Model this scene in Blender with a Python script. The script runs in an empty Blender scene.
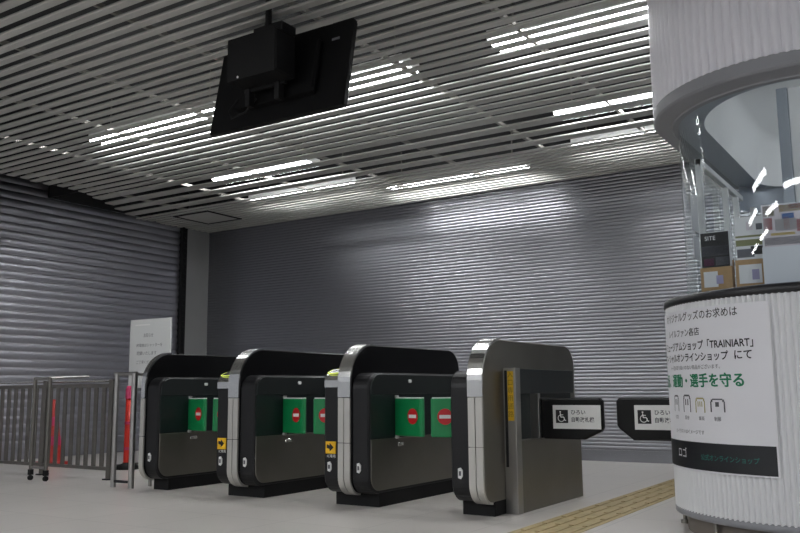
import bpy, bmesh, math, random
from mathutils import Vector, Matrix
random.seed(4)
C = bpy.context.scene.collection
R = math.radians
# ------------------------------------------------------------------ camera
def set_camera():
    yaw, pitch, roll = R(32.9), math.atan((391 - 266.5) / 850), 0.008
    cam = bpy.data.cameras.new('camera')
    cam.sensor_width = 36; cam.lens = 850 / 800 * 36
    cam.clip_start = .05; cam.clip_end = 200
    o = bpy.data.objects.new('camera', cam); C.objects.link(o)
    fwd = Vector((-math.sin(yaw) * math.cos(pitch), math.cos(yaw) * math.cos(pitch), math.sin(pitch)))
    right = Vector((math.cos(yaw), math.sin(yaw), 0)); up = right.cross(fwd)
    c, s = math.cos(roll), math.sin(roll)
    r2 = right * c - up * s; u2 = right * s + up * c
    m = Matrix((r2, u2, -fwd)).transposed().to_4x4(); m.translation = (0, 0, .8)
    o.matrix_world = m
    bpy.context.scene.camera = o
set_camera()
# ------------------------------------------------------------------ world, exposure
LAMP = 40.0
HALL_FILL = 38.0
W = bpy.data.worlds.new('world'); bpy.context.scene.world = W; W.use_nodes = True
W.node_tree.nodes['Background'].inputs[0].default_value = (.86, .9, 1, 1)
W.node_tree.nodes['Background'].inputs[1].default_value = .31
vs = bpy.context.scene.view_settings
bpy.context.scene.display_settings.display_device = 'sRGB'
vs.view_transform = 'Standard'; vs.look = 'None'; vs.gamma = 1; vs.use_curve_mapping = False
vs.exposure = 0.0
# ------------------------------------------------------------------ materials
def lin(c):
    return tuple(((v / 255) / 12.92 if v / 255 < .04045 else ((v / 255 + .055) / 1.055) ** 2.4) for v in c)
MATS = {}
def mat(name, rgb, rough=.5, metal=0., noise=0., nscale=20., bump=0., bscale=60., spec=.5, aniso=None, coat=0.):
    if name in MATS: return MATS[name]
    m = bpy.data.materials.new(name); m.use_nodes = True; MATS[name] = m
    nt = m.node_tree; b = nt.nodes['Principled BSDF']
    col = lin(rgb) + (1,)
    b.inputs['Base Color'].default_value = col
    b.inputs['Roughness'].default_value = rough; b.inputs['Metallic'].default_value = metal
    b.inputs['Specular IOR Level'].default_value = spec
    if coat: b.inputs['Coat Weight'].default_value = coat
    tc = nt.nodes.new('ShaderNodeTexCoord')
    if noise:
        n = nt.nodes.new('ShaderNodeTexNoise'); n.inputs['Scale'].default_value = nscale; n.inputs['Detail'].default_value = 5
        nt.links.new(tc.outputs['Object'], n.inputs['Vector'])
        r = nt.nodes.new('ShaderNodeValToRGB')
        r.color_ramp.elements[0].color = tuple(v * (1 - noise) for v in col[:3]) + (1,)
        r.color_ramp.elements[1].color = tuple(min(1, v * (1 + noise)) for v in col[:3]) + (1,)
        r.color_ramp.elements[0].position = .3; r.color_ramp.elements[1].position = .7
        nt.links.new(n.outputs['Fac'], r.inputs['Fac']); nt.links.new(r.outputs['Color'], b.inputs['Base Color'])
    if bump:
        n2 = nt.nodes.new('ShaderNodeTexNoise'); n2.inputs['Scale'].default_value = bscale; n2.inputs['Detail'].default_value = 3
        v = n2.inputs['Vector']
        if aniso:
            mp = nt.nodes.new('ShaderNodeMapping'); mp.inputs['Scale'].default_value = aniso
            nt.links.new(tc.outputs['Object'], mp.inputs['Vector']); nt.links.new(mp.outputs['Vector'], v)
        else: nt.links.new(tc.outputs['Object'], v)
        bp = nt.nodes.new('ShaderNodeBump'); bp.inputs['Strength'].default_value = bump; bp.inputs['Distance'].default_value = .01
        nt.links.new(n2.outputs['Fac'], bp.inputs['Height']); nt.links.new(bp.outputs['Normal'], b.inputs['Normal'])
    return m
def emit(name, rgb, s, base=None):
    if name in MATS: return MATS[name]
    m = mat(name, base or rgb, .5)
    b = m.node_tree.nodes['Principled BSDF']
    b.inputs['Emission Color'].default_value = lin(rgb) + (1,); b.inputs['Emission Strength'].default_value = s
    return m
def glass_mat(name, tint=(.93, .97, .97)):
    m = bpy.data.materials.new(name); m.use_nodes = True; MATS[name] = m
    nt = m.node_tree; nt.nodes.clear()
    out = nt.nodes.new('ShaderNodeOutputMaterial'); mix = nt.nodes.new('ShaderNodeMixShader')
    tr = nt.nodes.new('ShaderNodeBsdfTransparent'); tr.inputs[0].default_value = tint + (1,)
    gl = nt.nodes.new('ShaderNodeBsdfGlossy'); gl.inputs['Roughness'].default_value = .02
    fr = nt.nodes.new('ShaderNodeFresnel'); ge = nt.nodes.new('ShaderNodeNewGeometry')
    mr = nt.nodes.new('ShaderNodeMapRange')
    mr.inputs['To Min'].default_value = 1.5; mr.inputs['To Max'].default_value = 1 / 1.5
    nt.links.new(ge.outputs['Backfacing'], mr.inputs['Value']); nt.links.new(mr.outputs['Result'], fr.inputs['IOR'])
    nt.links.new(fr.outputs[0], mix.inputs[0]); nt.links.new(tr.outputs[0], mix.inputs[1]); nt.links.new(gl.outputs[0], mix.inputs[2])
    nt.links.new(mix.outputs[0], out.inputs[0])
    return m
BLACK = mat('black_gloss', (9, 9, 10), .3, spec=.35)
BLACKM = mat('black_matt', (13, 13, 14), .6, spec=.3)
CASE = mat('dark_case', (22, 22, 24), .4, spec=.35)
STEEL = mat('brushed_steel', (176, 174, 170), .34, 1., bump=.05, bscale=40, aniso=(1, 1, 30))
STEELD = mat('side_steel', (138, 135, 128), .42, 1., noise=.06, nscale=3, bump=.04, bscale=40, aniso=(30, 1, 1))
CHROME = mat('bright_steel', (225, 225, 222), .22, 1.)
BANDW = mat('pale_band', (196, 194, 188), .35, .55)
DGLASS = mat('smoked_glass', (16, 27, 28), .42)
UPPER = mat('dark_grey_panel', (58, 62, 62), .3, .5)
GREEN = mat('green_flap', (16, 132, 74), .35)
RED = mat('sign_red', (196, 26, 34), .4)
WHITE = mat('white_plastic', (232, 232, 230), .45)
YEL = mat('yellow_sticker', (236, 184, 24), .5)
INK = mat('black_ink', (22, 22, 24), .6)
GREYINK = mat('grey_ink', (92, 92, 96), .6)
FENCE = mat('galvanised_steel', (122, 119, 113), .36, .85, noise=.08, nscale=8)
REDC = mat('cone_red', (178, 40, 32), .45)
PINK = mat('cone_pink', (186, 48, 92), .45)
SLAT = mat('ceiling_slat', (182, 182, 178), .42, .25, noise=.05, nscale=1.5)
VOID = mat('ceiling_void', (20, 20, 21), .9)
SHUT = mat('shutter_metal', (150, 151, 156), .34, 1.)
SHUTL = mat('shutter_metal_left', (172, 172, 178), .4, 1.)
COLUMN = mat('column_grey', (134, 134, 134), .6, noise=.04, nscale=3)
KWHITE = mat('kiosk_white', (226, 227, 228), .42)
KDRUM = mat('kiosk_drum', (232, 231, 236), .4)
KLIP = mat('kiosk_lip', (140, 141, 145), .45)
KFRAME = mat('kiosk_frame', (166, 173, 183), .4, .3)
KRIM = mat('kiosk_rim', (30, 30, 33), .4)
PAPER = mat('paper', (226, 226, 230), .55)
GLASS = glass_mat('clear_glass')
GINK = mat('green_ink', (18, 122, 84), .55)
TINK = mat('teal_ink', (26, 108, 98), .55)
STRIP = mat('strip_black', (24, 27, 32), .45)
HALL_FILLM = emit('hall_fill_diffuser', (250, 252, 255), HALL_FILL, (240, 240, 240))
SOFTM = emit('soft_diffuser', (250, 252, 255), LAMP * .55, (240, 240, 240))
LAMPM = emit('lamp_diffuser', (250, 252, 255), LAMP, (240, 240, 240))
# ------------------------------------------------------------------ mesh helpers
class MB:
    def __init__(s): s.v = []; s.f = []; s.m = []; s.sm = []
    def add(s, vs, fs, m=0, smooth=False):
        n = len(s.v); s.v += [tuple(v) for v in vs]
        for f in fs: s.f.append(tuple(i + n for i in f)); s.m.append(m); s.sm.append(smooth)
        return s
    def box(s, x0, x1, y0, y1, z0, z1, b=0., m=0):
        prof = [(y0, z0), (y1, z0), (y1, z1), (y0, z1)]
        return s.prism(prof, x0, x1, b, m) if b else s.add(
            [(x0, y0, z0), (x1, y0, z0), (x1, y1, z0), (x0, y1, z0), (x0, y0, z1), (x1, y0, z1), (x1, y1, z1), (x0, y1, z1)],
            [(3, 2, 1, 0), (4, 5, 6, 7), (0, 1, 5, 4), (1, 2, 6, 5), (2, 3, 7, 6), (3, 0, 4, 7)], m)
    def prism(s, prof, x0, x1, b=.004, m=0, smooth=False, axis='x'):
        """closed profile (counter-clockwise in y,z) pushed along x with chamfered rims"""
        n = len(prof)
        def off(p, d):
            out = []
            for i in range(n):
                a, q, c = Vector(p[i - 1]), Vector(p[i]), Vector(p[(i + 1) % n])
                e1 = (q - a); e2 = (c - q)
                e1 = e1.normalized() if e1.length else e2.normalized(); e2 = e2.normalized() if e2.length else e1
                n1 = Vector((-e1.y, e1.x)); n2 = Vector((-e2.y, e2.x))
                nn = (n1 + n2); L = nn.length
                nn = nn / L if L > 1e-6 else n1
                k = d / max(.5, nn.dot(n1)); out.append((q.x + nn.x * k, q.y + nn.y * k))
            return out
        rings = [(x0, prof), (x1, prof)] if b <= 0 else [(x0, off(prof, b)), (x0 + b, prof), (x1 - b, prof), (x1, off(prof, b))]
        def P(x, p):
            if axis == 'x': return (x, p[0], p[1])
            if axis == 'y': return (p[0], x, p[1])
            return (p[0], p[1], x)
        vs = [P(x, q) for x, pr in rings for q in pr]; fs = []
        for k in range(len(rings) - 1):
            for i in range(n):
                j = (i + 1) % n
                fs.append((k * n + i, k * n + j, (k + 1) * n + j, (k + 1) * n + i))
        fs.append(tuple(range(n - 1, -1, -1))); fs.append(tuple((len(rings) - 1) * n + i for i in range(n)))
        if axis == 'y': fs = [f[::-1] for f in fs]
        return s.add(vs, fs, m, smooth)
    def tube(s, pts, r, n=10, m=0, caps=True, closed=False):
        pts = [Vector(p) for p in pts]; vs = []; fs = []; N = len(pts)
        prev = None
        for i, p in enumerate(pts):
            if closed: t = (pts[(i + 1) % N] - pts[i - 1]).normalized()
            else: t = ((pts[min(i + 1, N - 1)] - pts[max(i - 1, 0)])).normalized()
            if prev is None:
                a = Vector((0, 0, 1)) if abs(t.z) < .9 else Vector((1, 0, 0)); u = t.cross(a).normalized()
            else:
                u = (prev - t * prev.dot(t)).normalized()
            prev = u; w = t.cross(u)
            rr = r[i] if isinstance(r, (list, tuple)) else r
            for k in range(n):
                a = 2 * math.pi * k / n; vs.append(p + (u * math.cos(a) + w * math.sin(a)) * rr)
        for i in range(N if closed else N - 1):
            for k in range(n):
                l = (k + 1) % n; j = (i + 1) % N
                fs.append((i * n + k, i * n + l, j * n + l, j * n + k))
        s.add(vs, fs, m, True)
        if caps and not closed:
            s.add(vs[:n], [tuple(range(n - 1, -1, -1))], m); s.add(vs[-n:], [tuple(range(n))], m)
        return s
    def lathe(s, prof, n=96, a0=0., a1=360., c=(0, 0), m=0, smooth=True, rad=None):
        """prof: list of (radius, z); rad(angle) optional radial offset"""
        full = abs(a1 - a0) >= 359.9; N = n if full else n + 1; vs = []; fs = []
        for i in range(N):
            a = R(a0 + (a1 - a0) * i / n); d = rad(i) if rad else 0
            for r, z in prof: vs.append((c[0] + (r + d) * math.cos(a), c[1] + (r + d) * math.sin(a), z))
        k = len(prof)
        for i in range(n):
            j = (i + 1) % N
            for q in range(k - 1): fs.append((i * k + q, j * k + q, j * k + q + 1, i * k + q + 1))
        return s.add(vs, fs, m, smooth)
    def sweep(s, prof, n=400, m=0, rad=None, ref=.86, back=1.55, cor=.4, cap=False, sx=1., smooth=True, part=None):
        """(distance, z) profile carried round a booth plan: round front, straight sides, rounded back corners"""
        segs = [('arc', (0, 0), 180, 360, 0), ('line', 0, back, 0), ('arc', (cor, back), 0, 90, cor), ('back', cor, -cor), ('arc', (-cor, back), 90, 180, cor), ('line', back, 0, 180)]
        def ln(g):
            if g[0] == 'arc': return R(g[3] - g[2]) * (ref - g[4])
            return abs(g[2] - g[1])
        tot = sum(ln(g) for g in segs); path = []
        for i in range(n):
            d = tot * i / n
            for g in segs:
                L = ln(g)
                if d <= L: break
                d -= L
            t = min(1, d / L)
            if g[0] == 'arc': path.append((g[1][0], g[1][1], R(g[2] + (g[3] - g[2]) * t), g[4]))
            elif g[0] == 'line': path.append((0, g[1] + (g[2] - g[1]) * t, R(g[3]), 0))
            else: path.append((g[1] + (g[2] - g[1]) * t, back, R(90), cor))
        vs = []; fs = []; k = len(prof)
        for i, (cx, cy, a, kk) in enumerate(path):
            e = rad(i) if rad else 0
            for r, z in prof: vs.append(((cx + (r + e - kk) * math.cos(a)) * sx, cy + (r + e - kk) * math.sin(a), z))
        for i in range(n):
            j = (i + 1) % n
            if part and not (part[0] * n <= i < part[1] * n): continue
            for q in range(k - 1): fs.append((i * k + q, j * k + q, j * k + q + 1, i * k + q + 1))
        if cap: fs.append(tuple(i * k + k - 1 for i in range(n)))
        return s.add(vs, fs, m, smooth)
    def disc(s, c, r, axis='y', n=28, depth=.003, m=0, sign=-1, flat=1.):
        """thin disc whose front looks along sign*axis"""
        prof = [(r * math.cos(2 * math.pi * i / n), r * flat * math.sin(2 * math.pi * i / n)) for i in range(n)]
        if axis == 'y': s.prism([(c[0] + p[0], c[2] + p[1]) for p in prof], c[1] - depth, c[1], 0, m, axis='y')
        elif axis == 'x': s.prism([(c[1] + p[0], c[2] + p[1]) for p in prof], c[0], c[0] + depth, 0, m)
        else: s.prism([(c[0] + p[0], c[1] + p[1]) for p in prof], c[2], c[2] + depth, 0, m, axis='z')
        return s
    def xf(s, M):
        s.v = [tuple(M @ Vector(v)) for v in s.v]; return s
    def build(s, name, mats, parent=None, loc=None):
        me = bpy.data.meshes.new(name); me.from_pydata(s.v, [], s.f)
        for mm in (mats if isinstance(mats, (list, tuple)) else [mats]): me.materials.append(mm)
        for p, mi, sm in zip(me.polygons, s.m, s.sm): p.material_index = mi; p.use_smooth = sm
        bm = bmesh.new(); bm.from_mesh(me); bmesh.ops.recalc_face_normals(bm, faces=bm.faces); bm.to_mesh(me); bm.free()
        o = bpy.data.objects.new(name, me); C.objects.link(o)
        if loc: o.location = loc
        if parent: o.parent = parent
        return o
def tag(o, label=None, cat=None, group=None, kind=None):
    if label: o['label'] = label
    if cat: o['category'] = cat
    if group: o['group'] = group
    if kind: o['kind'] = kind
    return o
def empty(name, loc=(0, 0, 0), rz=0.):
    o = bpy.data.objects.new(name, None); o.empty_display_size = .1; C.objects.link(o)
    o.location = loc; o.rotation_euler = (0, 0, rz); return o
def kids(o): return [c for c in C.objects if c.parent == o]
def copy_tree(o, parent=None):
    c = o.copy(); C.objects.link(c)
    if parent: c.parent = parent
    for ch in kids(o): copy_tree(ch, c)
    return c
def rrect(y0, y1, z0, z1, rs, n=7):
    """rounded rectangle, ccw; radii: front-bottom, back-bottom, back-top, front-top"""
    fb, bb, bt, ft = rs; out = []
    for (cy, cz, r, a0) in ((y0 + fb, z0 + fb, fb, 180), (y1 - bb, z0 + bb, bb, 270), (y1 - bt, z1 - bt, bt, 0), (y0 + ft, z1 - ft, ft, 90)):
        if r <= 0: out.append((cy, cz)); continue
        for i in range(n + 1):
            a = R(a0 + 90 * i / n); out.append((cy + r * math.cos(a), cz + r * math.sin(a)))
    return out
def text_geo(txt, size, align='LEFT', bold=0., extr=0.):
    """glyph outlines as (verts, faces) in the xy plane"""
    cu = bpy.data.curves.new('text', 'FONT'); cu.body = txt; cu.size = size; cu.align_x = align; cu.align_y = 'CENTER'
    cu.offset = bold; cu.resolution_u = 3; cu.extrude = extr
    o = bpy.data.objects.new('text', cu); C.objects.link(o)
    dg = bpy.context.evaluated_depsgraph_get(); dg.update()
    me = bpy.data.meshes.new_from_object(o.evaluated_get(dg))
    vs = [tuple(v.co) for v in me.vertices]; fs = [tuple(p.vertices) for p in me.polygons]
    bpy.data.objects.remove(o); bpy.data.curves.remove(cu); bpy.data.meshes.remove(me)
    return vs, fs
def text_y(mb, txt, size, x, y, z, m=0, align='LEFT', bold=0., sx=1.):
    """text standing upright, read from the -y side"""
    vs, fs = text_geo(txt, size, align, bold)
    mb.add([(x + v[0] * sx, y, z + v[1]) for v in vs], fs, m)
# ------------------------------------------------------------------ setting
CEIL = 3.29; BACK = 9.46; LEFT = -9.76
def floor():
    m = mat('floor_tile', (212, 207, 201), .3, noise=.05, nscale=1.2)
    nt = m.node_tree; b = nt.nodes['Principled BSDF']
    tc = [n for n in nt.nodes if n.type == 'TEX_COORD'][0]; ramp = [n for n in nt.nodes if n.type == 'VALTORGB'][0]
    br = nt.nodes.new('ShaderNodeTexBrick'); br.offset = 0
    br.inputs['Scale'].default_value = 1; br.inputs['Brick Width'].default_value = .6; br.inputs['Row Height'].default_value = .6
    br.inputs['Mortar Size'].default_value = .004; br.inputs['Mortar Smooth'].default_value = .2
    br.inputs['Mortar'].default_value = lin((186, 181, 175)) + (1,)
    br.inputs['Color2'].default_value = lin((208, 203, 197)) + (1,)
    nt.links.new(tc.outputs['Object'], br.inputs['Vector']); nt.links.new(ramp.outputs['Color'], br.inputs['Color1'])
    nt.links.new(br.outputs['Color'], b.inputs['Base Color'])
    f = MB().box(-11, 4, -6, 10, -.1, 0).build('floor', m); tag(f, kind='structure')
floor()
def shutter(name, length, z0, z1, pitch, depth, m, along, at, lo, right=True):
    mb = MB(); n = 6; prof = [(depth * .2, z0)]
    k = int((z1 - z0) / pitch)
    for i in range(k):
        for q in range(n + 1):
            t = q / n; prof.append((-depth * math.sin(math.pi * t) ** .8 if 0 < t < 1 else 0, z0 + pitch * (i + .06 + .9 * t)))
        prof.append((depth * .5, z0 + pitch * (i + .98)))
    # walls get a real thickness behind the slats
    vs = []; fs = []
    hi = lo + length
    for (d, z) in prof:
        for s_ in (lo, hi):
            vs.append((s_, at + d, z) if along == 'x' else (at - d, s_, z))
    for i in range(len(prof) - 1): fs.append((2 * i, 2 * i + 1, 2 * i + 3, 2 * i + 2))
    mb.add(vs, fs, 0, True)
    if along == 'x':
        mb.box(lo, hi, at + depth, at + .15, 0, z1)
        mb.box(lo, hi, at - depth, at + .03, 0, z0 - .005, .006)
        mb.box(lo, hi, at - depth * 1.6, at + .03, z0 - .06, z0 - .045)
    else:
        mb.box(at - .15, at - depth, lo, hi, 0, z1)
        mb.box(at - .03, at + depth, lo, hi, 0, z0 - .005, .006)
    o = mb.build(name, m)
    return tag(o, kind='structure')
shutter('wall_back', 13.2, .13, 3.95, .0405, .0038, SHUT, 'x', BACK, -9.72)
shutter('wall_left', 6.9, .13, 3.95, .1, .008, SHUTL, 'y', LEFT, 2.0)
def column():
    mb = MB().box(-10.05, -9.70, 9.0, 9.62, 0, 3.95, .008)
    tag(mb.build('trim_1', COLUMN), kind='structure')
    mb = MB().box(-9.80, -9.69, 8.90, 9.0, 0, 3.95, .006)
    for i in range(45): mb.box(-9.694, -9.682, 8.925, 8.975, .1 + i * .08, .14 + i * .08)
    tag(mb.build('trim_2', BLACKM), kind='structure')
column()
def ceiling():
    mb = MB(); y = -5.0; right = 3.2; ys = []
    while y < 9.4:
        if y < 5.5: p, w, h = .135, .074, .016
        elif 6.75 < y < 7.75: p, w, h = .30, .15, .016
        elif y >= 7.75: p, w, h = .112, .066, .014
        else: p, w, h = .163, .092, .015
        ys.append((y, w, h)); y += p
    def lend(y):
        if y < 6.5: return -8.97
        if y > 8.0: return -9.72
        return -8.97 - (y - 6.5) / 1.5 * .75
    for y, w, h in ys:
        x0 = lend(y) + random.uniform(-.03, .03)
        mb.prism([(y, CEIL + .006), (y + .008, CEIL), (y + w - .008, CEIL), (y + w, CEIL + .006), (y + w, CEIL + h), (y, CEIL + h)], x0, right, 0, 0)
    x = -8.8
    while x < 3:                                                      # carrier rails above the slats
        mb.box(x - .015, x + .015, -5, 9.4, CEIL + .02, CEIL + .05, 0, 2); x += 1.07
    mb.box(-10.2, 3.2, -5.2, 9.6, 3.85, 3.95, 0, 1)
    mb.box(-9.06, -9.04, -5.0, 6.6, CEIL + .035, 3.85, 0, 1)  # dark fascias added to keep void light off the wall tops
    mb.box(-9.72, -9.70, 6.6, 9.4, CEIL + .035, 3.85, 0, 1).box(-9.72, -9.06, 6.6, 6.62, CEIL + .035, 3.85, 0, 1)
    mb.box(-9.7, 3.2, 9.385, 9.40, CEIL + .02, 3.85, 0, 1)  # added light block along the back wall
    tag(mb.build('ceiling', [SLAT, VOID, STEELD]), kind='structure')
ceiling()
# ------------------------------------------------------------------ lamps in the ceiling void, then added fill lamps below the slats
lamps = []
def lamp(x0, x1, y, label, w=.27, up=.1):
    t = empty('ceiling_light', ((x0 + x1) / 2, y, CEIL + up)); L = (x1 - x0) / 2
    MB().box(-L, L, -w / 2, w / 2, .02, .09, .006).build('housing', WHITE, t)
    for dy in (-w * .27, w * .27):
        MB().box(-L + .01, L - .01, dy - w * .17, dy + w * .17, .0, .018).build('diffuser', HALL_FILLM if up < 0 else SOFTM if w < .2 else LAMPM, t)
    for sx in (-1, 1): MB().tube([(sx * L * .8, 0, .09), (sx * L * .8, 0, 3.85 - CEIL - up)], .008, 6).build('hanger', STEELD, t)
    tag(t, label, 'ceiling light', 'linear lights above the ceiling slats' if up > 0 else 'fill lights added over the concourse'); lamps.append(t)
lamp(-7.35, -5.55, 5.55, 'long white light above the slats left of the hanging monitor')
lamp(-5.05, -3.5, 5.6, 'white ceiling light partly hidden behind the right edge of the hanging monitor')
lamp(-2.75, -1.1, 5.6, 'bright ceiling light near the top edge beside the kiosk drum')
lamp(-7.5, -6.0, 7.45, 'ceiling light in the wide slat gap above the leftmost gates')
lamp(-3.0, -1.5, 7.45, 'ceiling light in the wide slat gap just left of the kiosk')
lamp(-7.9, -6.15, 8.45, 'dim ceiling light seen through close slats nearest the column', .09)
lamp(-3.25, -1.6, 8.45, 'dim ceiling light seen through close slats behind the kiosk drum', .09)
lamp(-5.95, -4.0, 8.95, 'bright ceiling light closest to the back shutter, above the third gate', .2)
for k, (x, y) in enumerate([(-4.2, .2), (-4.2, -1.9), (-6.4, -.9), (-6.4, -3.0), (-8.6, -3.0), (-1.6, -1.2), (2.2, 1.2), (2.2, -1.2)]):  # unseen lamps added behind the camera as fill light
    lamp(x - .8, x + .8, y, 'long white fill light added over the concourse outside the frame', .3, -.12)
# access hatch in the slats near the column
t = empty('ceiling_hatch', (-8.82, 8.56, CEIL))
mb = MB()
for (x0, x1, y0, y1) in ((-.34, .34, -.34, -.31), (-.34, .34, .31, .34), (-.34, -.31, -.31, .31), (.31, .34, -.31, .31)): mb.box(x0, x1, y0, y1, -.012, -.001)
mb.build('frame', BLACKM, t); MB().box(-.3, .3, -.3, .3, -.008, -.001).build('panel', SLAT, t)
tag(t, 'square dark framed access hatch in the slatted ceiling near the column', 'hatch')
# ------------------------------------------------------------------ tactile paving
mb = MB().box(-2.2, -1.85, 3.4, 9.3, 0, .003)
y = 3.4
while y < 9.25:
    for k in range(4): mb.box(-2.17 + k * .085, -2.17 + k * .085 + .032, y + .01, y + .28, .003, .008)
    y += .3
tag(mb.build('tactile_paving', mat('tactile_yellow', (182, 164, 122), .6, noise=.14, nscale=6)), 'worn yellow tactile paving strip running across the floor past the wide gate', 'tactile paving')
# ------------------------------------------------------------------ ticket gates
FRONT = 4.88; LEN = 1.58; HG = 1.135; HB = .93
RH = (.12, .1, .17, .27)
def band_geo(mb, x0, x1, a, b, m=0, th=.012, top=.42):
    """strip following the front edge of the hood between profile fractions a..b"""
    path = []
    for i in range(9): t = R(180 + 90 * (8 - i) / 8); path.append((.12 + .12 * math.cos(t), .09 + .12 + .12 * math.sin(t)))
    path += [(0, .3), (0, .44), (0, .445), (0, .6), (0, .755), (0, .76), (0, HG - .27)]
    for i in range(1, 13): t = R(180 - 90 * i / 12); path.append((.27 + .27 * math.cos(t), HG - .27 + .27 * math.sin(t)))
    path.append((top, HG))
    L = [0]
    for p, q in zip(path, path[1:]): L.append(L[-1] + math.dist(p, q))
    sel = [p for p in path if a <= p[1] + (p[0] if p[1] > HG - .01 else 0) <= b]
    n = len(sel); vs = []; fs = []
    for i, p in enumerate(sel):
        q0 = Vector(sel[max(i - 1, 0)]); q1 = Vector(sel[min(i + 1, n - 1)]); d = (q1 - q0).normalized(); nn = Vector((-d.y, d.x))
        o = Vector(p) + nn * th
        for x in (x0, x1): vs.append((x, p[0] - nn.x * .002, p[1] - nn.y * .002)); vs.append((x, o.x, o.y))
    for i in range(n - 1):
        k, l = 4 * i, 4 * i + 4
        fs += [(k + 1, k + 3, l + 3, l + 1), (k, k + 1, l + 1, l), (k + 3, k + 2, l + 2, l + 3), (k + 2, k, l, l + 2)]
    fs += [(0, 2, 3, 1), (4 * n - 4, 4 * n - 3, 4 * n - 1, 4 * n - 2)]
    mb.add(vs, fs, m)
def reflector(parent, x, z):
    mb = MB(); pr = [(x - .016, z - .03), (x + .004, z - .036), (x + .018, z - .018), (x + .018, z + .018), (x + .004, z + .036), (x - .016, z + .03)]
    mb.prism(pr, .003, .014, .003, 0, axis='y')
    mb.prism([(x - .006, z - .014), (x + .008, z - .014), (x + .008, z + .014), (x - .006, z + .014)], -.0005, .004, 0, 1, axis='y')
    mb.build('reflector', [WHITE, GREYINK], parent)
def hood(t, mats, lo=-.05):
    MB().prism(rrect(0.006, LEN, .09, HG, RH), lo, .05, .006).build('hood', mats, t)
    cols = ((-.051, -.003), (.003, .051)) if lo < 0 else ((lo - .004, .054),)
    for a, b in ((.085, .4401), (.4449, .7551)):
        for x0, x1 in cols:
            mb = MB(); band_geo(mb, x0, x1, a, b, 0); mb.build('edge_band', BANDW, t)
    mb = MB(); band_geo(mb, lo - .004, .054, .7599, HG + .36, 0); mb.build('edge_trim', CHROME, t)
def flank(t, s):
    x0, x1 = (.05, .195) if s > 0 else (-.195, -.05)
    MB().prism(rrect(.012, LEN - .02, .09, HB, (.12, .1, .1, .11)), x0, x1, .012).build('flank', CASE, t)
def side(t, s):
    X = lambda a, b: (.195 + a, .195 + b) if s > 0 else (-.195 - b, -.195 - a)
    MB().prism(rrect(.035, LEN - .04, .115, .468, (.1, .08, .0, .0)), *X(-.002, .006), .003).build('side_panel', STEELD, t)
    MB().prism(rrect(.035, LEN - .04, .472, .775, (0, 0, 0, 0)), *X(-.004, .003), .002).build('window_panel', DGLASS, t)
    MB().prism(rrect(.035, LEN - .04, .779, HB - .012, (.0, .0, .08, .1)), *X(-.002, .006), .003).build('upper_panel', UPPER, t)
    mb = MB(); mb.prism(rrect(.37, .45, .405, .43, (.01, .01, .01, .01), 3), *X(.004, .013), .003)
    mb.disc((X(.013, .013)[0], .43, .417), .008, 'x', 10, .004 * s)
    mb.build('lock', CHROME, t)
    mb = MB(); mb.prism(rrect(.52, .56, .86, .885, (.01, .01, .01, .01), 3), *X(.004, .014), .003); mb.build('indicator', WHITE, t)
def plinth(t, x0=-.19, x1=.19):
    MB().prism(rrect(.15, LEN - .1, 0, .1, (0, 0, 0, 0)), x0, x1, .004).build('plinth', BLACKM, t)
def flap(t, s):
    """green padded flap hinged on the side of the gate, closing half the aisle"""
    f = MB(); L = .31; h0, h1 = .482, .748; th = .028
    f.prism([(0, -.5 * th), (.06, -.62 * th), (L - .03, -.6 * th), (L - .008, -.4 * th), (L, 0), (L - .008, .4 * th), (L - .03, .6 * th), (.06, .62 * th), (0, .5 * th)], h0, h1, .006, 0, axis='z', smooth=False)
    a = math.atan2(-.1, .31 * s) if s > 0 else math.atan2(-.1, -.31)
    M = Matrix.Translation((s * .198, .36, 0)) @ Matrix.Rotation(a, 4, 'Z')
    fo = f.xf(M).build('flap', GREEN, t)
    e = MB(); e.box(.01, L - .012, -.013, .013, h1 - .001, h1 + .007, .002); e.xf(M).build('flap_edge', WHITE, fo)
    side_ = -1 if s > 0 else 1
    sg = MB(); cx = .205; yy = side_ * .0185
    def dsk(r, d0, d1, m, pr=None):
        pr = pr or [(cx + r * math.cos(2 * math.pi * i / 28), .622 + r * math.sin(2 * math.pi * i / 28)) for i in range(28)]
        lo, hi = sorted((side_ * d0, side_ * d1)); sg.prism(pr, lo, hi, 0, m, axis='y')
    dsk(.055, .015, .0195, 0)
    dsk(0, .019, .0208, 1, [(cx - .04, .61), (cx + .04, .61), (cx + .04, .634), (cx - .04, .634)])
    sg.xf(M).build('no_entry_sign', [RED, WHITE], fo)
    X = s * .198
    for z in (.472, .758):
        h = MB(); h.prism([(X + .02 * math.cos(q * math.pi / 5), .36 + .02 * math.sin(q * math.pi / 5)) for q in range(10)], z - .012, z + .012, .003, 0, axis='z'); h.build('hinge', STEEL, t)
def reader(t):
    """card reader with a glowing ring on the left shoulder"""
    mb = MB(); mb.prism([(-.004, .83), (.16, .83), (.34, .9), (.34, .955), (.10, .952), (.02, .92), (-.004, .88)], -.188, -.056, .01)
    o = mb.build('card_reader', CHROME, t)
    pts = []; n = 24
    for i in range(n):
        a = 2 * math.pi * i / n; x = -.122 + .052 * math.copysign(abs(math.cos(a)) ** .6, math.cos(a)); q = .5 + .5 * math.copysign(abs(math.sin(a)) ** .6, math.sin(a))
        pts.append((x, .012 + .095 * q, .928 + .032 * q))
    MB().tube(pts, .0045, 6, closed=True).build('reader_ring', emit('reader_glow', (206, 222, 96), .55), o)
    MB().prism([(.022, .929), (.098, .958), (.097, .962), (.021, .933)], -.165, -.079, 0).build('reader_pad', mat('reader_pad', (60, 66, 58), .25), o)
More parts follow.
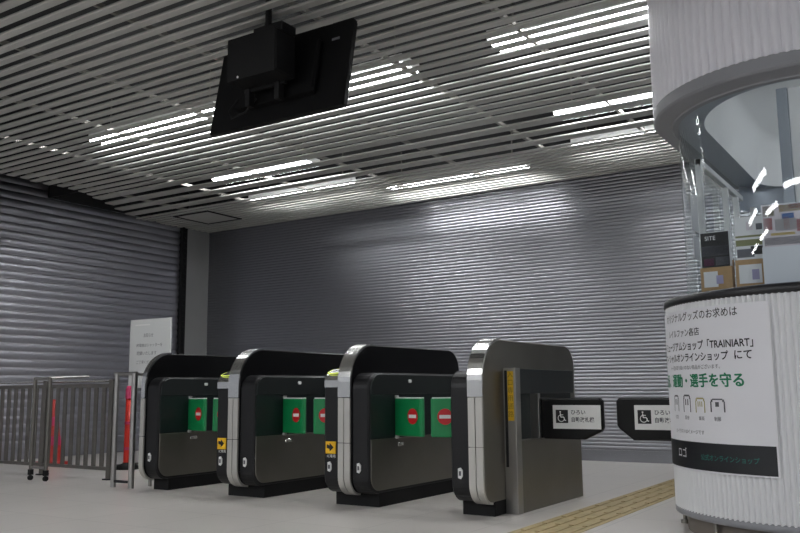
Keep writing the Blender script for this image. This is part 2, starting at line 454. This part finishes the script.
def sticker(t):
    z = .41; mb = MB(); mb.prism([(-.172, z - .045), (-.085, z - .045), (-.085, z + .04), (-.172, z + .04)], .004, .0135, 0, 0, axis='y')
    def st(p, m=1): mb.prism(p, .002, .005, 0, m, axis='y')
    st([(-.16, z - .005), (-.135, z - .012), (-.135, z - .03), (-.1, z), (-.135, z + .028), (-.135, z + .012), (-.16, z + .02)])
    text_y(mb, 'IC専用', .026, -.165, .0115, z - .063, 2)
    mb.build('guide_sticker', [YEL, INK, WHITE], t)
def end_gate():
    t = empty('ticket_gate', (0, FRONT, 0))
    hood(t, BLACK, .012); flank(t, 1); side(t, 1); plinth(t, .014, .19)
    reflector(t, .115, .275); flap(t, 1)
    return t
def make_gate(first=True):
    t = empty('ticket_gate', (0, FRONT, 0))
    hood(t, BLACK); flank(t, -1); flank(t, 1); side(t, 1); side(t, -1); plinth(t)
    reflector(t, -.14, .275); reflector(t, .115, .275)
    reader(t); sticker(t); flap(t, 1)
    return t
PITCH = 1.063; X3 = -3.63
g3 = make_gate(); g3.location.x = X3
g2 = copy_tree(g3); g2.location.x = X3 - PITCH
g1 = end_gate(); g1.location.x = X3 - 2 * PITCH
tag(g3, 'black and steel ticket gate, third from the fence, directly left of the wide stainless gate', 'ticket gate', 'hooded ticket gates with green flaps')
tag(g2, 'black and steel ticket gate standing second from the fence', 'ticket gate', 'hooded ticket gates with green flaps')
tag(g1, 'black and steel ticket gate beside the fence post, in front of the white notice board', 'ticket gate', 'hooded ticket gates with green flaps')
for g in (g3, g2): flap(g, -1)
# the wide gate
def wheelchair(mb, cx, cz, s, m, tf):
    def bar(p, q, w):
        p, q = Vector(p), Vector(q); d = (q - p).normalized(); n = Vector((-d.y, d.x)) * w / 2
        mb.add([tf(*(v)) for v in (p - n, q - n, q + n, p + n)], [(0, 1, 2, 3)], m)
    def P(x, z): return (cx + x * s, cz + z * s)
    k = 20; r0, r1 = .24 * s, .30 * s; c = P(-.06, -.14); ring = []
    for i in range(k + 1):
        a = R(110 + 260 * i / k)
        ring += [tf(c[0] + r0 * math.cos(a), c[1] + r0 * math.sin(a)), tf(c[0] + r1 * math.cos(a), c[1] + r1 * math.sin(a))]
    mb.add(ring, [(2 * i, 2 * i + 1, 2 * i + 3, 2 * i + 2) for i in range(k)], m)
    h = P(-.13, .36); mb.add([tf(h[0] + .07 * s * math.cos(i * .628), h[1] + .07 * s * math.sin(i * .628)) for i in range(10)], [tuple(range(10))], m)
    bar(P(-.13, .27), P(-.09, -.06), .08 * s); bar(P(-.11, .12), P(.12, .12), .06 * s)
    bar(P(-.11, -.05), P(.16, -.05), .08 * s); bar(P(.15, -.05), P(.27, -.34), .08 * s); bar(P(.25, -.34), P(.36, -.30), .06 * s)
def barrier_flap(parent, x0, x1, y, tip_right, lines):
    """black barrier flap with a white accessible-gate plate; x0 < x1"""
    z0, z1 = .462, .742
    if tip_right: pr = [(x0, z0), (x1 - .13, z0), (x1 - .015, z0 + .055), (x1, z0 + .08), (x1, z1 - .02), (x1 - .02, z1), (x0, z1)]
    else: pr = [(x0 + .11, z0), (x1, z0), (x1, z1), (x0 + .02, z1), (x0, z1 - .02), (x0, z0 + .10), (x0 + .015, z0 + .075)]
    f = MB().prism(pr, y - .03, y + .03, .012, axis='y').build('barrier_flap', BLACKM, parent)
    w = .345; a = (x1 - .008 - w) if tip_right else x0 + .125
    mb = MB(); mb.prism([(a, .533), (a + w, .533), (a + w, .694), (a, .694)], y - .034, y - .029, .001, 0, axis='y')
    q = a + .022; mb.add([(q, y - .0346, .572), (q + .09, y - .0346, .572), (q + .09, y - .0346, .662), (q, y - .0346, .662)], [(0, 1, 2, 3)], 1)
    wheelchair(mb, q + .045, .617, .085, 0, lambda u, v: (u, y - .0352, v))
    text_y(mb, lines[0], .036, a + .132, y - .0346, .644, 2, bold=.0008); text_y(mb, lines[1], .036, a + .132, y - .0346, .594, 2, bold=.0008, sx=.93)
    mb.build('sign_plate', [WHITE, INK, GREYINK], f)
def wide_gate():
    t = empty('wide_ticket_gate', (-2.59, FRONT, 0))
    hood(t, STEELD)
    flank(t, -1); side(t, -1)
    MB().prism(rrect(.15, LEN - .1, 0, .1, (0, 0, 0, 0)), -.19, .048, .004).build('plinth', BLACKM, t)
    reflector(t, -.125, .275)
    x0, x1 = .05, .138
    # service box on the right: lower case, recess, upper case and a front pillar
    MB().box(x0, x1, .38, 1.45, .0, .468, .003).build('service_box', STEELD, t)
    MB().box(x0, x1 - .075, .38, 1.45, .468, .775).build('recess', DGLASS, t)
    MB().box(x0, x1 - .045, .38, 1.44, .775, .945, .003).build('box_top', UPPER, t)
    MB().box(x0, x1 + .002, .30, .38, .0, .947, .003).build('front_pillar', STEEL, t)
    MB().box(x0 + .004, x1 - .012, .7, .735, .468, .775, .003).build('mullion', STEEL, t)
    MB().box(x0, x1 - .03, .38, .4, .468, .775).build('inner_post', STEELD, t)
    mb = MB(); mb.box(x0 + .012, x0 + .03, .296, .301, .3, .93); mb.build('slot_strip', INK, t)
    mb = MB(); mb.box(x0 + .034, x1 - .012, .2965, .301, .60, .925)
    for i, ch in enumerate('入口専用通路'): text_y(mb, ch, .044, (x0 + x1) / 2 + .011, .2955, .9 - i * .052, 1, 'CENTER')
    mb.build('yellow_label', [mat('yellow_label', (222, 180, 36), .5), mat('label_ink', (150, 120, 30), .6)], t)
    fl = [(.115, .535)]
    barrier_flap(t, .105, .563, .78, True, ('ひろい', '自動改札機'))
    flap(t, -1)
    tag(t, 'wide stainless ticket gate with a boxy side and black wheelchair sign flap', 'ticket gate')
wide_gate()
def far_barrier():
    t = empty('barrier_gate', (-1.50, FRONT + .84, 0))
    MB().box(-.035, .0, -.03, .75, 0, .95, .006).build('post', STEELD, t)
    barrier_flap(t, -.448, -.03, 0, False, ('ひろい', '自動改札機'))
    tag(t, 'black barrier flap with wheelchair sign sticking out from behind the white kiosk', 'barrier')
far_barrier()
# ------------------------------------------------------------------ kiosk
KC = (-.613, 5.43); KR = .86
def kiosk():
    t = empty('kiosk', (KC[0], KC[1], 0)); GR = .73; per = 8
    def flute(amp): return lambda i: amp * (abs(math.sin(math.pi * (i % per) / per)) - .5)
    def around(ref, back=1.55, cor=.4): return math.pi * ref + 2 * back + math.pi * (ref - cor) + 2 * cor
    MB().sweep([(.80, 0), (.80, .12)], 240).build('base', mat('kiosk_base', (120, 112, 104), .5), t)
    MB().sweep([(.80, .1), (KR - .01, .1), (KR + .004, .105), (KR + .004, .135), (KR - .004, .14)], 300).build('bottom_trim', KLIP, t)
    for k, a in enumerate((184, 232, 262, 300)):
        x, y = (KR - .03) * math.cos(R(a)), (KR - .03) * math.sin(R(a))
        MB().tube([(x, y, 0), (x, y, .02)], .026, 10).tube([(x, y, .02), (x, y, .105)], .012, 10).build('foot', STEELD, t)
    nf = int(around(.86) / .031)
    MB().sweep([(KR - .004, .135), (KR - .004, 1.285)], nf * per, rad=flute(.017)).build('counter_body', KWHITE, t)
    MB().sweep([(.05, 1.27), (KR, 1.27), (KR + .012, 1.276), (KR + .014, 1.29), (KR + .012, 1.312), (KR + .004, 1.318), (.41, 1.318)], 300, cap=True).build('counter_top', KRIM, t)
    MB().sweep([(GR, 1.318), (GR, 2.40)], 300).build('glass', GLASS, t)
    MB().sweep([(GR + .012, 1.318), (GR + .012, 1.335), (GR - .012, 1.335), (GR - .012, 1.318)], 300).build('glass_channel', KFRAME, t)
    # frames of the side and rear windows
    for y in (.24, 1.01, 1.37): MB().box(-.715, -.675, y - .02, y + .02, 1.32, 2.3, .004).build('mullion', KWHITE, t)
    MB().box(-.716, -.674, .22, 1.55, 2.26, 2.30, .004).build('window_rail', KWHITE, t)
    MB().sweep([(GR - .02, 2.20), (GR - .02, 2.40)], 300, part=(.47, .80)).build('head_rail', KFRAME, t)
    MB().sweep([(GR - .012, 1.32), (GR - .012, 2.20)], 300, part=(.47, .735)).build('rear_panel', mat('rear_panel', (104, 112, 124), .35), t)
    for x, y in ((-.56, 1.86), (-.645, 1.74)): MB().box(x - .02, x + .02, y - .02, y + .02, 1.32, 2.24, .004).build('mullion', KWHITE, t)
    m = MB().box(-.035, .035, -.03, .03, 1.318, 2.86, .004).xf(Matrix.Translation((-.235, .80, 0))); m.build('inner_post', KFRAME, t)
    MB().box(-.198, .50, .79, .815, 1.318, 2.86, .004).build('partition', KWHITE, t)
    # flat ring over the glass, then a deep white recess
    ring = MB(); n = 300
    a = MB().sweep([(GR + .02, 2.40)], n); b = MB().sweep([(.71, 2.402)], n, sx=.80)
    ring.add(a.v + b.v, [(i, (i + 1) % n, n + (i + 1) % n, n + i) for i in range(n)], 0, False); ring.build('ceiling_ring', KFRAME, t)
    MB().sweep([(.71, 2.402), (.71, 2.74), (.69, 2.81), (.63, 2.86), (.41, 2.875)], n, sx=.80, cap=True).build('ceiling_recess', KWHITE, t)
    # drum over the glazing
    lip = MB(); pr = [(GR + .0, 2.398), (.765, 2.398), (.772, 2.405), (.862, 2.425), (.874, 2.435), (.874, 2.50), (.866, 2.506)]
    for p, q in zip(pr, pr[1:]): lip.sweep([p, q], 300)
    lip.build('drum_lip', KLIP, t)
    nd = int(around(.86) / .05)
    MB().sweep([(.862, 2.50), (.862, 3.285)], nd * per, rad=flute(.026)).build('drum', KDRUM, t)
    MB().tube([(.22, .1, 2.7), (.22, .5, 2.7)], .02, 10).build('fill_tube', emit('kiosk_fill', (250, 252, 255), 16), t)  # tubes added out of view to brighten the kiosk interior
    MB().tube([(.22, 1.0, 2.7), (.22, 1.6, 2.7)], .02, 10).build('fill_tube', emit('kiosk_fill', (250, 252, 255), 16), t)
    tag(t, 'white fluted kiosk with a round glazed front and a drum-shaped top', 'kiosk')
    return t
kiosk()
def sheet(z0, z1, y0, y1, label):
    o = MB().box(KC[0] - .712, KC[0] - .709, KC[1] + y0, KC[1] + y1, z0, z1).build('notice_sheet', PAPER)
    tag(o, label, 'paper sheet', 'paper sheets on the side glass of the kiosk')
sheet(1.80, 2.04, .03, .2, 'upper white paper sheet on the side glass of the kiosk, above the black leaflets')
sheet(1.62, 1.77, .05, .2, 'lower white paper sheet on the side glass of the kiosk, above the black leaflets')
# poster wrapped round the counter
def poster():
    r = KR + .009; c = KC
    A0, A1 = 160, 260.4; Z0, Z1 = .362, 1.235
    def P(a, z, d=0.): return (c[0] + (r + d) * math.cos(R(a)), c[1] + (r + d) * math.sin(R(a)), z)
    mb = MB(); n = 60
    def patch(a0, a1, z0, z1, d, m, n=n):
        vs = []; fs = []
        for i in range(n + 1):
            a = a0 + (a1 - a0) * i / n; vs += [P(a, z0, d), P(a, z1, d)]
        for i in range(n): fs.append((2 * i, 2 * i + 2, 2 * i + 3, 2 * i + 1))
        mb.add(vs, fs, m, True)
    patch(A0, A1, Z0, Z1, 0, 0); patch(A0, A1, Z0, Z1, -.0025, 0)
    patch(A0, A1 - .6, Z0 + .008, .515, .0008, 1)
    def txt(s, size, aend, z, m, bold=0., sx=1., d=.0012):
        vs, fs = text_geo(s, size, 'RIGHT', bold); w = max(v[0] for v in vs)
        mb.add([P(aend + math.degrees((v[0] - w) * sx / r), z + v[1], d) for v in vs], fs, m)
    ROWS = POSTER_ROWS
    for row in ROWS: txt(*row)
    # four little outline pictures in a row
    def pic(a, z, w, h, m, bars):
        da = math.degrees(w / r) / 2; e = .16
        patch(a - da * .7, a + da * .7, z + h * .40, z + h * .5, .0012, m, 6)
        for k in (-1, 1):
            q = sorted((a + k * da * .66, a + k * da * .9)); patch(q[0], q[1], z + h * .26, z + h * .44, .0012, m, 2)
            q = sorted((a + k * da * .82, a + k * da)); patch(q[0], q[1], z - h * .5, z + h * .3, .0012, m, 2)
        for k in range(bars - 1):
            q = a - da * .6 + 1.2 * da * (k + .25) / (bars - 1); patch(q, q + .5 * da / (bars - 1), z - h * .1, z + h * .25, .0012, m, 2)
    for a, z, w, h, m, b in PICS: pic(a, z, w, h, m, b)
    o = mb.build('poster', [PAPER, STRIP, INK, GINK, TINK, GREYINK, mat('ochre_ink', (168, 160, 104), .6)])
    tag(o, 'large white poster with printed lines wrapped round the kiosk counter', 'poster')
POSTER_ROWS = [
 ('オリジナルグッズのお求めは', .054, 249.5, 1.193, 2, .0004, .96),
 ('レイルファン各店', .047, 232.3, 1.105, 2, .0004),
 ('ミュージアムショップ「TRAINIART」', .055, 254.5, 1.03, 2, .001, .88),
 ('オフィシャルオンラインショップ', .052, 245.0, .967, 2, .001, .94), ('にて', .054, 253.8, .968, 2, .001),
 ('※一部お取り扱いのない商品がございます。', .026, 241.3, .914, 5, 0.),
 ('状況、運動・選手を守る', .078, 250.1, .838, 3, .0003), ('状況、運動・選手を守る', .078, 250.45, .8365, 3, .0003, 1., .0014), ('状況、運動・選手を守る', .078, 250.3, .8395, 3, .0003, 1., .0016),
 ('駅舎', .024, 223.5, .641, 5, 0.), ('車両', .024, 232.5, .640, 5, 0.), ('制服', .024, 240.5, .640, 5, 0.), ('切符', .024, 214.5, .641, 5, 0.),
 ('© イラストはイメージです', .026, 232.0, .566, 5, 0.),
 ('ロゴ', .060, 220.0, .446, 0, 0.), ('公式オンラインショップ', .034, 254.0, .437, 4, .0004)]
PICS = [(213, .72, .075, .09, 5, 3), (222.3, .72, .08, .095, 5, 3), (230.6, .712, .08, .08, 6, 4), (239.2, .712, .10, .07, 5, 2)]
poster()
# brochures behind the glass
def leaflet_box(name, at, w, h, kind, label, rz=0.):
    t = empty(name, (at[0], at[1], 1.319), rz); d = .06
    hb = h * (.44 if kind != 'white' else .5)
    box = MB(); th = .004
    box.box(-w / 2, w / 2, -d / 2, -d / 2 + th, 0, hb); box.box(-w / 2, w / 2, d / 2 - th, d / 2, 0, hb * 1.25)
    box.box(-w / 2, -w / 2 + th, -d / 2 + th, d / 2 - th, 0, hb); box.box(w / 2 - th, w / 2, -d / 2 + th, d / 2 - th, 0, hb); box.box(-w / 2 + th, w / 2 - th, -d / 2 + th, d / 2 - th, 0, th)
    kraft = mat('kraft_card', (178, 144, 102), .7, noise=.06, nscale=30); whitec = mat('white_card', (222, 224, 232), .5)
    box.build('holder', whitec if kind == 'white' else kraft, t)
    lf = MB(); n = 8; lf.box(-w / 2 + .007, w / 2 - .007, -d / 2 + .008, d / 2 - .012, .006, h)
    y = -d / 2 + .0075
    def q(x0, x1, z0, z1, m): lf.box(x0 * w, x1 * w, y - .0006, y + .0006, z0 * h, z1 * h, 0, m)
    mats = [mat('leaflet_white', (226, 226, 230), .5), INK, mat('leaflet_purple', (112, 44, 84), .5), mat('leaflet_olive', (128, 130, 88), .5), mat('leaflet_grey', (92, 92, 100), .5),
            mat('leaflet_pink', (206, 112, 120), .5), mat('leaflet_red', (206, 58, 60), .5), mat('leaflet_blue', (84, 132, 206), .5), mat('leaflet_yellow', (222, 196, 108), .5), mat('leaflet_pale', (214, 206, 214), .5)]
    if kind == 'black':
        q(-.45, .45, .42, .99, 1); q(-.38, -.05, .47, .58, 2); q(-.42, .42, .62, .78, 4); q(.0, .42, .47, .6, 4)
        text_y(lf, 'SITE', .034, -.32 * w, y - .0012, h * .9, 0)
    elif kind == 'kraft':
        q(-.45, .45, .62, .7, 3); q(-.45, .45, .73, .755, 3); q(-.43, .1, .47, .58, 4); q(.0, .43, .5, .61, 1); q(-.1, .1, .82, .93, 9); q(.2, .42, .82, .9, 4)
    else:
        q(-.45, .45, .5, .99, 9); q(-.44, -.2, .86, .98, 3); q(-.1, .44, .9, .98, 8); q(.1, .44, .93, .985, 6); q(-.2, .25, .68, .82, 0); q(-.02, .1, .7, .84, 6); q(-.05, .2, .82, .88, 7)
        q(-.44, -.26, .7, .84, 5); q(-.44, .44, .52, .61, 4); q(.24, .44, .66, .8, 5)
        q(-.3, .2, .63, .66, 8)
    lf.build('leaflets', mats, t)
    bd = MB(); yb = -d / 2 - .001
    if kind != 'white':
        bd.box(-w * .4, w * .3 if kind == 'kraft' else w * .05, yb - .001, yb + .0005, hb * .3, hb * .85)
        bd.box(0, w * .22, yb - .0016, yb, hb * .4, hb * .7, 0, 1)
        bd.build('holder_label', [PAPER, mat('label_violet', (160, 154, 190), .5)], t)
    tag(t, label, 'leaflet holder', 'leaflet holders on the kiosk counter')
    return t
leaflet_box('leaflet_holder', (-1.085, 5.0), .172, .365, 'black', 'cardboard leaflet holder with black-covered leaflets, leftmost on the kiosk counter', -.05)
leaflet_box('leaflet_holder', (-.90, 5.02), .17, .435, 'kraft', 'kraft leaflet holder with a white label, between the black and the white leaflets', .04)
leaflet_box('leaflet_holder', (-.705, 4.93), .24, .470, 'white', 'tall white leaflet holder with colourful pictures, rightmost behind the kiosk glass', .10)
# ------------------------------------------------------------------ hanging monitor
TVB = mat('monitor_black', (7, 7, 8), .6, spec=.2)
def monitor():
    t = empty('hanging_monitor', (-3.694, 4.15, 2.6))
    tilt = Matrix.Rotation(-math.atan2(.12, .62), 4, 'X')
    p = MB().box(-.59, .59, 0, .045, 0, .635, .008).xf(tilt); p.build('panel', TVB, t)
    p = MB().box(-.585, .585, .046, .05, .012, .62).xf(tilt); p.build('screen', mat('screen_off', (8, 8, 9), .12), t)
    p = MB().box(-.34, .36, -.05, .0, .12, .52, .015).xf(tilt); p.build('rear_housing', TVB, t)
    p = MB().box(-.18, .25, -.26, -.06, .22, .51, .012); p.build('mount_box', mat('mount_black', (10, 10, 11), .6, spec=.25), t)
    mb = MB().tube([(.07, -.13, .55), (.07, -.13, .78)], .022, 12).box(.0, .25, -.2, -.06, .51, .57, .004); mb.build('ceiling_pole', BLACKM, t)
    mb = MB(); mb.box(-.16, -.12, -.1, -.045, .1, .3, .003).box(.1, .14, -.1, -.045, .1, .3, .003).box(-.18, .18, -.09, -.06, .2, .225, .003); mb.build('bracket', BLACKM, t)
    MB().disc((-.07, -.262, .235), .008, 'y', 12, .004).build('indicator', WHITE, t)
    p = MB().box(.43, .49, -.006, .0, .50, .515).xf(tilt); p.build('maker_plate', mat('plate_grey', (120, 120, 124), .4), t)
    mb = MB().tube([(-.3, -.02, .2), (-.36, -.04, .12), (-.33, -.05, .06), (-.2, -.05, .08), (-.1, -.05, .16)], .006, 8); mb.build('cable', BLACKM, t)
    tag(t, 'black monitor hanging from the slatted ceiling, seen from behind', 'monitor')
monitor()
# ------------------------------------------------------------------ fence, posts, cones, board
def fence():
    t = empty('picket_fence', (0, 5.36, 0)); x0, x1 = -9.15, -6.70
    MB().tube([(x0, 0, .925), (x1, 0, .925)], .017, 12).build('top_rail', CHROME, t)
    MB().box(x0, x1, -.02, .02, .855, .89, .003).build('upper_rail', FENCE, t)
    MB().box(x0, x1, -.02, .02, .085, .115, .003).build('lower_rail', FENCE, t)
    x = x0 + .06; i = 0
    while x < x1 - .03:
        MB().box(x - .026, x + .026, -.008, .008, .1, .86, .002).build('picket', FENCE, t); x += .118; i += 1
    for x in (x0 + .02, -7.75, x1 - .03):
        MB().box(x - .025, x + .025, -.025, .025, .0, .93, .003).build('support', FENCE, t)
        MB().box(x - .04, x + .04, -.05, .05, 0, .012, .002).build('foot', CASE, t)
    tag(t, 'grey steel picket fence with a bright top rail, left of the gates', 'fence')
fence()
def loop_post():
    t = empty('tube_barrier', (-6.1, 4.97, 0))
    for x, r in ((-.085, .023), (.145, .026)):
        MB().tube([(x, 0, 0), (x, 0, .968)], r, 14).build('post', STEEL, t)
    MB().tube([(.15, .2, 0), (.15, .2, .955)], .016, 12).build('rear_post', STEEL, t)
    mb = MB().tube([(-.12, 0, .968), (.175, 0, .968)], .016, 10).tube([(.15, 0, .965), (.15, .2, .955)], .014, 10); mb.build('top_bar', STEEL, t)
    MB().tube([(-.085, 0, .05), (.145, 0, .05)], .012, 8).build('bottom_bar', CASE, t)
    tag(t, 'steel tube barrier frame closing the fence end beside the first ticket gate', 'barrier frame')
loop_post()
def swing_frame():
    t = empty('rolling_barrier', (-7.25, 4.97, 0))
    for x in (-.115, .115):
        MB().tube([(x, 0, .09), (x, 0, .95)], .018, 12).build('post', FENCE, t)
        mb = MB(); mb.tube([(x - .012, 0, .024), (x + .012, 0, .024)], .024, 14).box(x - .02, x + .02, -.02, .02, .05, .1, .003); mb.build('caster', BLACKM, t)
    mb = MB().tube([(-.115, 0, .945), (.115, 0, .945)], .015, 10).tube([(-.115, 0, .12), (.115, 0, .12)], .012, 10)
    for x in (-.115, .115): mb.tube([(x, 0, .945), (x + .05, .2, .955), (x + .1, .35, .96)], .012, 8)
    mb.build('crossbar', STEEL, t)
    tag(t, 'narrow rolling barrier frame on black casters in front of the fence', 'barrier frame')
swing_frame()
def cone():
    t = empty('traffic_cone', (-8.75, 6.15, 0))
    MB().prism(rrect(-.17, .17, -.17, .17, (.04,) * 4, 4), .0, .035, .006, axis='z').build('base', REDC, t)
    MB().lathe([(.135, .035), (.125, .05), (.036, .72), (.026, .735), (.0001, .737)], 28).build('body', REDC, t)
    for z in (.22, .44): MB().lathe([(.1265 - .1328 * (z - .05) + .003, z), (.1265 - .1328 * (z + .05) + .003, z + .1)], 28).build('reflective_band', PINK, t)
    tag(t, 'red traffic cone with pink bands standing behind the fence pickets', 'traffic cone')
cone()
def marker():
    t = empty('marker_post', (-7.5, 6.2, 0))
    MB().lathe([(.0001, 0), (.13, 0), (.13, .03), (.05, .06), (.045, .07)], 24).build('base', BLACKM, t)
    MB().lathe([(.042, .06), (.038, .74), (.0001, .74)], 20).build('body', mat('marker_red', (206, 40, 22), .45), t)
    MB().lathe([(.044, .74), (.044, .84), (.03, .875), (.0001, .88)], 20).build('cap', PINK, t)
    for z in (.2, .47): MB().lathe([(.0435, z), (.043, z + .03)], 20).build('reflective_band', PINK, t)
    tag(t, 'slim red marker post with a pink cap, seen between the steel frame posts', 'marker post')
marker()
def board():
    t = empty('notice_board', (-7.55, 6.5, 0), .02)
    B = MB().box(-.325, .325, -.012, .012, .86, 1.625, .003); B.build('panel', mat('board_white', (214, 216, 214), .45), t)
    mb = MB()
    text_y(mb, 'お知らせ', .05, -.02, -.0135, 1.44, 0, 'CENTER', sx=.8)
    text_y(mb, '終電後はシャッターを', .042, 0, -.0135, 1.33, 0, 'CENTER'); text_y(mb, '閉鎖いたします', .046, -.04, -.0135, 1.24, 0, 'CENTER'); text_y(mb, 'ご了承ください', .042, -.06, -.0135, 1.14, 0, 'CENTER')
    mb.box(-.24, .0, -.0135, -.012, 1.555, 1.57, 0, 1); mb.build('lettering', [GREYINK, WHITE], t)
    mb = MB()
    for x in (-.28, .28): mb.tube([(x, .02, 0), (x, .02, 1.5)], .014, 10); mb.box(x - .02, x + .02, -.2, .24, 0, .025, .004)
    mb.build('stand', FENCE, t)
    tag(t, 'white notice board with grey writing standing behind the first ticket gate', 'notice board')
board()
